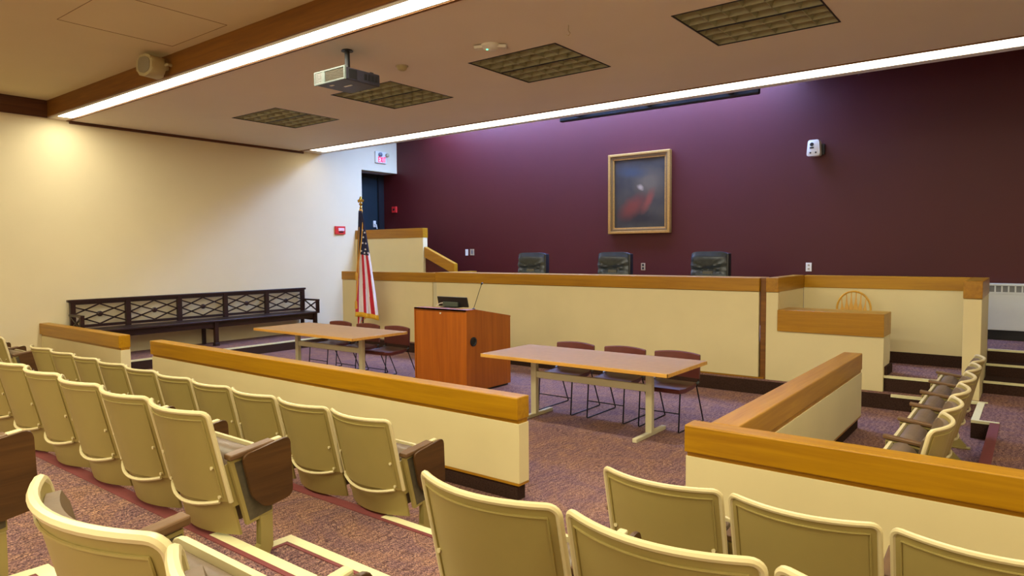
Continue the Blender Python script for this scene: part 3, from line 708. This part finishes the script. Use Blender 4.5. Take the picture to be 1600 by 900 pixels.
# the cloth: material indices 0 navy 1 red 2 white 3 gold
navy = plain('navy_cloth', srgb(28, 30, 62), 0.8, var=0.1); redc = plain('red_cloth', srgb(190, 26, 48), 0.75, var=0.06); whc = plain('white_cloth', srgb(232, 226, 228), 0.75, var=0.03)
def flag_cloth():
    bm = B(); NU, NV = 78, 44
    def pt(u, v):
        # v 0 top .. 1 hem; u across the folded cloth
        z = 2.66-2.0*v-0.0*u
        wdt = 0.06+0.40*v**0.9
        x = -0.03-0.10*v+u*wdt+0.010*math.sin(u*14+v*3)*v
        y = -0.02-0.030*v*math.sin(u*PI*5.0+0.6)-0.02
        z -= 0.10*v*u**1.5*(1-0.2*u)
        return Vector((x, y-0.03, z))
    V = [[bm.verts.new(pt(i/NU, j/NV)) for i in range(NU+1)] for j in range(NV+1)]
    for j in range(NV):
        v = (j+0.5)/NV
        for i in range(NU):
            u = (i+0.5)/NU; f = bm.faces.new((V[j][i], V[j][i+1], V[j+1][i+1], V[j+1][i]))
            stripe = int(u*5.9+0.04*math.sin(v*9)) % 2
            f.material_index = 1 if stripe == 0 else 2
            if v < 0.425-0.03*u and u > 0.0: f.material_index = 0
            if v < 0.6 and u < 0.02: f.material_index = 0
            if v > 0.955: f.material_index = 3
    return bm, pt
t = thing('flag', 'draped american flag with gold fringe hanging on the pole', 'flag', (-10.2, 8.55, 0), math.radians(38))
bm, fpt = flag_cloth(); cl = obj('cloth', bm, [navy, redc, whc, 'goldcloth'], t, smooth=True)
md = cl.modifiers.new('s', 'SOLIDIFY'); md.thickness = 0.006
# lower fold hanging behind
bm = B(); NU, NV = 24, 10
V = [[bm.verts.new((-0.10+0.26*i/NU*(1-0.45*j/NV), 0.01+0.02*math.sin(i*0.8), 0.72-(0.27-0.16*i/NU)*j/NV)) for i in range(NU+1)] for j in range(NV+1)]
for j in range(NV):
    for i in range(NU):
        f = bm.faces.new((V[j][i], V[j][i+1], V[j+1][i+1], V[j+1][i])); f.material_index = (0 if (i//5) % 2 == 0 else 1)
        if i > 17 or j > 8: f.material_index = 2
lf = obj('lower_fold', bm, [redc, whc, 'goldcloth'], t, smooth=True)
md = lf.modifiers.new('s', 'SOLIDIFY'); md.thickness = 0.006
# stars
def star_bm(bm, c, r, nrm=(0, -1, 0)):
    vs = []
    for k in range(10):
        a = PI/2+k*PI/5; rr = r if k % 2 == 0 else r*0.4
        vs.append((c[0]+rr*math.cos(a), c[1], c[2]+rr*math.sin(a)))
    A = [bm.verts.new(v) for v in vs]; Bk = [bm.verts.new((v[0], v[1]+0.004, v[2])) for v in vs]
    bm.faces.new(A); bm.faces.new(Bk[::-1])
    for k in range(10): bm.faces.new((A[k], A[(k+1) % 10], Bk[(k+1) % 10], Bk[k]))
bm = B()
for u, v in ((0.62, 0.245), (0.50, 0.30), (0.82, 0.30), (0.35, 0.375), (0.72, 0.355), (0.9, 0.385), (0.6, 0.39), (0.6, 0.18), (0.85, 0.2)):
    p = fpt(u, v); star_bm(bm, (p.x, p.y-0.012, p.z), 0.024)
obj('stars', bm, whc, cl)
bm = B(); tube(bm, [(0.02, -0.03, 2.68), (0.045, -0.06, 2.45), (0.02, -0.09, 2.1), (-0.03, -0.12, 1.7), (-0.06, -0.13, 1.3), (-0.09, -0.14, 0.98)], 0.010, 6)
tube(bm, [(-0.01, -0.05, 2.70), (-0.025, -0.06, 2.4), (-0.04, -0.09, 1.9), (-0.075, -0.12, 1.5)], 0.009, 6)
for z, x in ((0.9, -0.095), (1.44, -0.08)): lathe(bm, [(0.012, 0.07), (0.022, 0.04), (0.026, -0.08), (0.02, -0.09)], 10, (x, -0.13, z))
for a in range(4): lathe(bm, [(0.02, -0.03), (0.034, 0), (0.02, 0.03)], 10, (0.01*(-1)**a, -0.03, 2.66-a*0.05))
obj('cord', bm, 'rope', t, smooth=True, label='gold cord with tassels')

# ------------------------------------------------------------------ long bench by the left wall
t = thing('pew_bench', 'long dark wooden bench with lattice back against the left wall', 'bench', (XW+0.02, 4.36, 0.17)); L = 4.46
pb('top_rail', 'pew', t, 0.05, 0.13, -0.03, L+0.03, 0.925, 0.965, bev=0.006)
pb('upper_rail', 'pew', t, 0.07, 0.11, 0, L, 0.88, 0.925)
pb('lower_rail', 'pew', t, 0.07, 0.11, 0, L, 0.50, 0.545)
n = 5; pw = L/n
for i in range(n+1):
    yc = min(max(i*pw, 0.04), L-0.04); pb('post', 'pew', t, 0.06, 0.125, yc-0.04, yc+0.04, 0.30, 0.94, bev=0.004)
for i in range(n):
    ya, yb = i*pw+0.04, (i+1)*pw-0.04; ym = (ya+yb)/2; zl, zh = 0.545, 0.88; zm = (zl+zh)/2; q = (yb-ya)/4; h = zh-zl
    bm = B(); X = 0.09
    def bar(y0, z0, y1, z1): beam(bm, (X, y0, z0), (X, y1, z1), 0.022, 0.022, up=(1, 0, 0))
    bar(ya, zl+h*0.25, ya+q*1.5, zh) if False else None
    # crossing diagonals forming diamonds
    k = h/(yb-ya)
    bar(ya, zm, ym-0.0, zh+0.0); bar(ya, zm, ym, zl); bar(yb, zm, ym, zh); bar(yb, zm, ym, zl)
    bar(ya, zh-0.03, yb, zl+0.03); bar(ya, zl+0.03, yb, zh-0.03)
    lt = obj('lattice', bm, 'pew', t)
    bm = B(); lathe(bm, [(0.045, -0.016), (0.045, 0.008), (0.03, 0.018), (0.012, 0.02)], 14, (X+0.01, ym, zm), 'x'); obj('rosette', bm, 'pew', lt)
pb('seat', 'pew', t, 0.08, 0.60, -0.02, L+0.02, 0.445, 0.48, bev=0.008)
pb('apron', 'pew', t, 0.50, 0.53, 0, L, 0.34, 0.445)
for yc in (0.05, L/2, L-0.05):
    bm = B(); box(bm, 0.50, 0.57, yc-0.035, yc+0.035, 0.05, 0.445, 0.004); box(bm, 0.49, 0.58, yc-0.045, yc+0.045, 0, 0.06, 0.004); box(bm, 0.08, 0.5, yc-0.02, yc+0.02, 0.30, 0.40); box(bm, 0.07, 0.12, yc-0.03, yc+0.03, 0, 0.40)
    obj('leg', bm, 'pew', t)
for yc in (0.0, L):
    bm = B(); box(bm, 0.12, 0.60, yc-0.03, yc+0.03, 0.70, 0.735, 0.006); box(bm, 0.53, 0.59, yc-0.03, yc+0.03, 0.445, 0.70, 0.004)
    beam(bm, (0.14, yc, 0.50), (0.53, yc, 0.69), 0.022, 0.022, up=(0, 1, 0)); beam(bm, (0.14, yc, 0.69), (0.53, yc, 0.50), 0.022, 0.022, up=(0, 1, 0))
    obj('armrest', bm, 'pew', t)

# ------------------------------------------------------------------ ceiling fixtures
def strip(name, label, y0, y1, mat):
    t = thing(name, label, 'light', (0, y0, ZC))
    pb('diffuser', mat, t, XW+0.30, XR, 0.012, y1-y0-0.012, 0.0, 0.02)
    bm = B(); box(bm, XW, XR, 0.0, 0.012, -0.004, 0.1); box(bm, XW, XR, y1-y0-0.012, y1-y0, -0.004, 0.1); box(bm, XW, XW+0.30, 0.012, y1-y0-0.012, -0.002, 0.02)
    obj('housing', bm, 'ceil', t)
strip('linear_ceiling_light', 'long glowing linear ceiling light beside the near wooden fascia', 4.225, 4.455, 'front_strip')
strip('linear_ceiling_light', 'long glowing linear ceiling light along the maroon wall side', 8.875, 9.295, 'back_strip')
def make_troffer(label):
    t = thing('ceiling_troffer', label, 'ceiling light', group='square louvred ceiling lights')
    wx, wy = 1.205, 1.18; h = 0.065
    bm = B(); e = 0.012
    box(bm, -wx/2, wx/2, -wy/2, -wy/2+e, -0.004, h); box(bm, -wx/2, wx/2, wy/2-e, wy/2, -0.004, h)
    box(bm, -wx/2, -wx/2+e, -wy/2+e, wy/2-e, -0.004, h); box(bm, wx/2-e, wx/2, -wy/2+e, wy/2-e, -0.004, h); box(bm, -wx/2+e, wx/2-e, -0.008, 0.008, -0.004, h)
    obj('frame', bm, 'black', t)
    for s in (-1, 1):
        y0, y1 = (0.008, wy/2-e) if s > 0 else (-wy/2+e, -0.008); x0, x1 = -wx/2+e, wx/2-e
        bm = B(); box(bm, x0, x1, y0, y1, h-0.005, h); bk = obj('reflector', bm, 'louverback', t)
        bm = B()
        for i in range(0, 4):
            yy = y0+(y1-y0)*i/3; prism(bm, [(max(y0, yy-0.004), 0.005), (min(y1, yy+0.004), 0.005), (min(y1, yy+0.026), h-0.006), (max(y0, yy-0.026), h-0.006)], 'x', x0, x1)
        for i in range(0, 7):
            xx = x0+(x1-x0)*i/6; prism(bm, [(max(x0, xx-0.003), 0.006), (min(x1, xx+0.003), 0.006), (min(x1, xx+0.02), h-0.007), (max(x0, xx-0.02), h-0.007)], 'y', y0, y1)
        obj('louvre', bm, 'louver', t)
    return t
names = ['square louvred ceiling light nearest the left wall', 'square louvred ceiling light just beyond the projector', 'square louvred ceiling light in front of the portrait', 'square louvred ceiling light at the upper right']
tr = None
for (a, b), nm in zip(LX, names):
    p = ((a+b)/2, sum(LY)/2, ZC)
    if tr is None: tr = make_troffer(nm); tr.location = p
    else: dup(tr, p, 0, nm)

t = thing('projector', 'grey and silver projector hanging from the ceiling', 'projector', (-5.95, 4.84, 3.655))
bm = B(); box(bm, -0.245, 0.245, -0.23, 0.24, 0.0, 0.13, 0.012); obj('body', bm, 'projbody', t)
bm = B(); box(bm, -0.255, 0.255, -0.245, -0.225, -0.003, 0.014, 0.003); box(bm, -0.255, 0.255, -0.245, -0.225, 0.121, 0.138, 0.003)
box(bm, -0.255, -0.238, -0.245, -0.225, 0.012, 0.123); box(bm, 0.236, 0.255, -0.245, -0.225, 0.012, 0.123); box(bm, -0.125, -0.075, -0.243, -0.225, 0.01, 0.125)
obj('face_frame', bm, 'silver', t, label='silver face frame')
bm = B()
for i in range(7): box(bm, -0.238+i*0.017, -0.238+i*0.017+0.008, -0.241, -0.228, 0.014, 0.121)
for k in range(6): box(bm, -0.238, -0.125, -0.242, -0.228, 0.018+k*0.018, 0.024+k*0.018)
obj('left_grille', bm, 'radiator_d', t, label='white mesh grille')
bm = B()
for k in range(9): box(bm, -0.07, 0.234, -0.238, -0.228, 0.018+k*0.0115, 0.024+k*0.0115)
obj('right_grille', bm, 'insert', t, label='grey slatted grille')
for k in range(4):
    bm = B(); box(bm, 0.243, 0.251, 0.02+k*0.05, 0.05+k*0.05, 0.035, 0.10); obj('side_vent', bm, 'black', t)
bm = B(); box(bm, 0.243, 0.252, -0.19, -0.08, 0.02, 0.115, 0.002); obj('connector_panel', bm, 'black', t)
bm = B(); box(bm, -0.03, 0.09, -0.03, -0.005, -0.004, 0.001); box(bm, -0.12, -0.06, -0.15, -0.125, -0.004, 0.001); obj('label_plate', bm, 'bright', t)
bm = B(); tube(bm, [(0, 0, 0.14), (0, 0, 0.37)], 0.028, 12); lathe(bm, [(0.065, 0.372), (0.055, 0.385)], 16); box(bm, -0.12, 0.12, -0.1, 0.1, 0.13, 0.145, 0.004); box(bm, -0.2, -0.1, -0.12, -0.09, 0.13, 0.142); box(bm, 0.16, 0.2, 0.15, 0.19, 0.13, 0.15)
obj('ceiling_mount', bm, 'black', t)
t = thing('wall_speaker', 'rounded beige loudspeaker mounted on the wooden ceiling fascia', 'speaker', (-8.60, 4.02, 4.15)); t.rotation_euler = (0, 0, math.radians(12))
bm = B(); prof = rounded_poly([(-0.14, -0.11), (0.0, -0.15), (0.13, -0.10), (0.145, 0.06), (0.06, 0.12), (-0.12, 0.115), (-0.15, 0.0)], 0.07, 5); prism(bm, prof, 'y', -0.11, 0.09, 0.03); obj('cabinet', bm, 'speaker', t, smooth=True)
bm = B(); prism(bm, [(p[0]*0.72, p[1]*0.74) for p in prof], 'y', -0.118, -0.105, 0.004); obj('grille', bm, 'grille', t, smooth=True)
bm = B(); box(bm, 0.06, 0.13, 0.06, 0.13, -0.04, 0.05, 0.01); tube(bm, [(0.10, 0.05, 0.0), (0.16, 0.09, 0.02), (0.16, 0.14, 0.02)], 0.02, 8); obj('mounting_bracket', bm, 'speaker', t)
t = thing('smoke_detector', 'small round cream smoke detector on the ceiling beside the projector', 'smoke detector', (-5.95, 5.64, ZC))
bm = B(); lathe(bm, [(0.065, 0), (0.065, -0.012), (0.05, -0.045), (0.03, -0.055)], 20); obj('housing', bm, 'speaker', t, smooth=True)
bm = B(); lathe(bm, [(0.075, 0.001), (0.075, -0.008)], 20); obj('base_plate', bm, 'beige', t)
t = thing('wireless_access_point', 'small winged white device with a green light on the ceiling', 'access point', (-4.63, 5.66, ZC), math.radians(30))
bm = B()
for a in range(3):
    an = a*2*PI/3; q = [(0, 0), (0.15, -0.05), (0.18, 0), (0.15, 0.05)]
    pts = [(x*math.cos(an)-y*math.sin(an), x*math.sin(an)+y*math.cos(an)) for x, y in q]
lathe(bm, [(0.10, 0), (0.10, -0.02), (0.07, -0.05), (0.03, -0.055)], 20)
beam(bm, (-0.17, 0, -0.03), (-0.05, 0, -0.02), 0.08, 0.03); beam(bm, (0.17, 0, -0.03), (0.05, 0, -0.02), 0.08, 0.03)
obj('housing', bm, 'bright', t, smooth=True)
bm = B(); lathe(bm, [(0.010, -0.054), (0.010, -0.060)], 10, (-0.03, -0.03, 0)); obj('status_light', bm, 'led', t, label='green status light')
for p, lab in (((-7.35, 6.35, ZC), 'small wire hook hanging from the ceiling left of the louvred light by the projector'), ((-3.65, 5.65, ZC), 'small wire hook on the ceiling between the two right louvred lights')):
    bm = B(); tube(bm, [(0, 0, 0), (0, 0, -0.05), (0.02, 0, -0.08), (0.0, 0, -0.10), (-0.02, 0, -0.085)], 0.0045, 6)
    tag(obj('ceiling_hook', bm, 'beige', loc=p), lab, 'hook')
bm = B(); hx = 0.6
for a in ((-hx, hx, -hx, -hx+0.004), (-hx, hx, hx-0.004, hx), (-hx, -hx+0.004, -hx+0.004, hx-0.004), (hx-0.004, hx, -hx+0.004, hx-0.004)): box(bm, *a, -0.003, 0.0)
tag(obj('ceiling_hatch', bm, 'trimwood', loc=(-7.55, 3.45, ZN)), 'faint square access hatch in the tan gallery ceiling', 'access hatch')
t = thing('projection_screen', 'dark rolled-up screen case hanging just beyond the far ceiling light', 'screen', (-6.385, 9.64, 4.012))
bm = B(); box(bm, 0, 3.28, -0.045, 0.045, 0, 0.11, 0.02); obj('case', bm, 'black', t)
bm = B()
for xx in (0.4, 1.65, 2.9): box(bm, xx-0.03, xx+0.03, -0.19, -0.04, 0.04, 0.09)
obj('bracket', bm, 'black', t)

# ------------------------------------------------------------------ things on the walls
t = thing('framed_portrait', 'gilt-framed dark oil painting hanging on the maroon wall', 'painting', (-5.945, YW, 2.19))
W_, H_ = 1.27, 1.505
def frame_ring(x0, x1, z0, z1, wd, y0, y1, mat, nm, bev=0.008):
    bm = B(); box(bm, x0, x1, y0, y1, z0, z0+wd, bev); box(bm, x0, x1, y0, y1, z1-wd, z1, bev); box(bm, x0, x0+wd, y0, y1, z0+wd*0.5, z1-wd*0.5, bev); box(bm, x1-wd, x1, y0, y1, z0+wd*0.5, z1-wd*0.5, bev)
    return obj(nm, bm, mat, t)
frame_ring(-W_/2, W_/2, 0, H_, 0.05, -0.10, -0.005, 'gold', 'outer_frame')
frame_ring(-W_/2+0.045, W_/2-0.045, 0.045, H_-0.045, 0.045, -0.08, -0.005, 'gilt_d', 'middle_frame')
frame_ring(-W_/2+0.085, W_/2-0.085, 0.085, H_-0.085, 0.03, -0.065, -0.005, 'gold', 'inner_frame', 0.004)
# plain abstract stand-in painting: loose patches of dark, red and tan
k = NT('abstract_painting'); co = k.coord()
def blob(cx, cz, rx, rz, rot=0):
    mp = k.n('ShaderNodeMapping'); mp.vector_type = 'TEXTURE'; mp.inputs['Location'].default_value = (cx, -0.03, cz); mp.inputs['Rotation'].default_value = (0, rot, 0); mp.inputs['Scale'].default_value = (rx, 1, rz)
    nz = k.n('ShaderNodeTexNoise', Scale=7.0, Detail=4.0); k.l(co, nz.inputs['Vector'])
    sv = k.n('ShaderNodeVectorMath', operation='SCALE'); k.l(nz.outputs['Color'], sv.inputs[0]); sv.inputs['Scale'].default_value = 0.09
    ad = k.n('ShaderNodeVectorMath', operation='ADD'); k.l(co, ad.inputs[0]); k.l(sv.outputs[0], ad.inputs[1])
    sb_ = k.n('ShaderNodeVectorMath', operation='SUBTRACT'); k.l(ad.outputs[0], sb_.inputs[0]); sb_.inputs[1].default_value = (0.045, 0.045, 0.045)
    k.l(sb_.outputs[0], mp.inputs[0])
    g = k.n('ShaderNodeVectorMath', operation='LENGTH'); k.l(mp.outputs[0], g.inputs[0])
    return k.ramp(g.outputs['Value'], [(0.25, (1, 1, 1, 1)), (1.15, (0, 0, 0, 1))])
cur = k.ramp(k.n('ShaderNodeTexNoise', Scale=2.5).outputs[0], [(0.35, srgb(40, 36, 34)), (0.7, srgb(62, 54, 44))])
for cx, cz, rx, rz, rot, col in ((0.2, 0.95, 0.42, 0.34, 0.3, srgb(88, 74, 56)), (0.0, 0.30, 0.60, 0.20, 0.15, srgb(26, 22, 22)), (-0.14, 0.50, 0.40, 0.22, -0.6, srgb(104, 40, 28)),
                                (0.18, 0.60, 0.10, 0.30, 0.45, srgb(120, 52, 38)), (-0.15, 1.15, 0.4, 0.14, 0.1, srgb(50, 54, 60)), (0.02, 0.86, 0.10, 0.05, 0.7, srgb(150, 128, 106))):
    mx = k.n('ShaderNodeMix', data_type='RGBA'); k.l(blob(cx, cz, rx, rz, rot), mx.inputs[0]); k.l(cur, mx.inputs[6]); mx.inputs[7].default_value = col; cur = mx.outputs[2]
k.l(cur, k.b.inputs['Base Color']); k.b.inputs['Roughness'].default_value = 0.4
bm = B(); box(bm, -W_/2+0.1, W_/2-0.1, -0.035, -0.015, 0.1, H_-0.1); obj('canvas', bm, k.m, t)

t = thing('security_camera', 'white wall camera on the maroon wall right of the portrait', 'camera', (-2.85, YW, 3.34))
bm = B(); prism(bm, rounded_poly([(-0.11, 0.0), (0.09, 0.0), (0.075, 0.25), (-0.09, 0.25)], 0.03, 4), 'y', -0.17, -0.03, 0.012); obj('housing', bm, 'bright', t, smooth=True)
bm = B(); lathe(bm, [(0.03, -0.175), (0.03, -0.16)], 14, (-0.03, 0, 0.18), 'y'); box(bm, -0.06, 0.0, -0.175, -0.165, 0.115, 0.14); lathe(bm, [(0.014, -0.175), (0.014, -0.16)], 10, (-0.05, 0, 0.05), 'y'); lathe(bm, [(0.014, -0.175), (0.014, -0.16)], 10, (0.03, 0, 0.05), 'y')
obj('lens', bm, 'black', t)
bm = B(); box(bm, -0.04, 0.13, -0.05, 0.0, 0.02, 0.19, 0.006); obj('wall_bracket', bm, 'black', t)
def plate(name, label, cat, x, z, w_, h_, m, marks, mm='black'):
    t = thing(name, label, cat, (x, YW, z))
    bm = B(); box(bm, -w_/2, w_/2, -0.008, 0, -h_/2, h_/2, 0.002); obj('cover_plate', bm, m, t)
    bm = B()
    for mx_, mz, mw, mh in marks: box(bm, mx_-mw/2, mx_+mw/2, -0.011, -0.007, mz-mh/2, mz+mh/2)
    obj('socket' if 'outlet' in name else 'switch', bm, mm, t)
plate('wall_outlet', 'white outlet plate on the maroon wall above the witness stand', 'outlet', -2.94, 1.585, 0.09, 0.14, 'bright', [(0, 0.03, 0.03, 0.025), (0, -0.03, 0.03, 0.025)], 'beige')
plate('wall_outlet', 'beige outlet with two dark sockets below the portrait', 'outlet', -5.88, 1.57, 0.085, 0.135, 'beige', [(0, 0.03, 0.04, 0.04), (0, -0.03, 0.04, 0.04)])
plate('light_switch', 'white plate at the left on the maroon wall near the handrail', 'switch', -10.28, 1.86, 0.08, 0.14, 'bright', [(0, 0, 0.02, 0.03)], 'bright')
plate('light_switch', 'beige framed switch plate right beside the white plate', 'switch', -10.12, 1.865, 0.12, 0.14, 'beige', [(0, 0, 0.05, 0.08)], 'grey')
t = thing('fire_alarm_pull', 'pinkish red fire alarm box on the maroon wall by the door', 'fire alarm', (-12.62, YW, 2.85))
bm = B(); box(bm, -0.075, 0.075, -0.05, 0, 0, 0.15, 0.006); obj('box', bm, 'red', t)
bm = B(); box(bm, -0.03, 0.03, -0.056, -0.045, 0.05, 0.10, 0.003); obj('handle', bm, 'black', t)
t = thing('fire_alarm_strobe', 'red fire alarm strobe with pale lens on the left wall', 'fire alarm', (XW, 9.88, 2.29))
bm = B(); box(bm, 0, 0.05, -0.135, 0.135, 0, 0.18, 0.006); obj('box', bm, 'red', t)
bm = B(); box(bm, 0.045, 0.075, -0.07, 0.09, 0.07, 0.14, 0.01); obj('lens', bm, 'pink', t, label='pale strobe lens')
bm = B(); box(bm, 0.045, 0.058, -0.05, 0.07, 0.035, 0.055); obj('horn_slot', bm, 'black', t)
t = thing('exit_sign', 'white exit sign with red letters above the door', 'exit sign', (XW, 11.13, 4.0))
bm = B(); box(bm, 0, 0.05, -0.18, 0.16, 0, 0.27, 0.008); obj('housing', bm, 'bright', t)
bm = B(); lh, y0, st = 0.115, -0.10, 0.017
def bar2(a, b): beam(bm, (0.054, a[0], a[1]), (0.054, b[0], b[1]), 0.005, st, up=(0, b[0]-a[0] and -(b[1]-a[1]) or 1, (b[0]-a[0]) if b[0] != a[0] else 0))
def seg(ax, az, bx, bz):
    p = Vector((ax, az)); q = Vector((bx, bz)); dd = (q-p).normalized(); nn = Vector((-dd.y, dd.x))*st/2
    prism(bm, [tuple(p+nn), tuple(p-nn), tuple(q-nn), tuple(q+nn)], 'x', 0.05, 0.056)
z0, z1 = 0.025, 0.14
def E_(y): seg(y, z0, y, z1); seg(y, z0, y+0.045, z0); seg(y, (z0+z1)/2, y+0.038, (z0+z1)/2); seg(y, z1, y+0.045, z1)
E_(-0.095); seg(-0.03, z0, 0.02, z1); seg(-0.03, z1, 0.02, z0); seg(0.045, z0, 0.045, z1); seg(0.095, z0, 0.095, z1); seg(0.065, z1, 0.125, z1)
obj('lettering', bm, 'exit_red', t, label='red EXIT letters')
bm = B(); lathe(bm, [(0.05, 0.05), (0.05, 0.09), (0.035, 0.10)], 16, (0, -0.05, 0.20), 'x'); obj('lamp_head', bm, 'grey', t, smooth=True)
bm = B(); lathe(bm, [(0.045, 0.05), (0.045, 0.10), (0.03, 0.11)], 16, (0, 0.16, 0.20), 'x'); obj('lamp_head', bm, 'speaker', t, smooth=True)
t = thing('radiator', 'white metal radiator cover on the maroon wall at the right', 'radiator', (0.6, YW-0.012, 0.74))
bm = B(); box(bm, -1.3, 1.6, -0.16, 0, 0, 0.50, 0.006); obj('cover', bm, 'radiator', t)
bm = B(); box(bm, -1.3, 1.6, -0.17, 0, 0.61, 0.64, 0.005); box(bm, -1.3, 1.6, -0.165, 0, 0.50, 0.525); box(bm, -1.29, 1.59, -0.13, -0.02, 0.52, 0.61, 0, 0)
x = -1.3
while x < 1.6: box(bm, x, x+0.018, -0.165, -0.12, 0.52, 0.615); x += 0.075
obj('grille', bm, 'radiator', t)
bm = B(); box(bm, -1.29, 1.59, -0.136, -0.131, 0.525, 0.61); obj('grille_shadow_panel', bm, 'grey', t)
bm = B(); box(bm, -1.28, 1.58, -0.10, 0, -0.14, 0.0); obj('base', bm, 'black', t)  # black box paints the shade of the gap under the cover
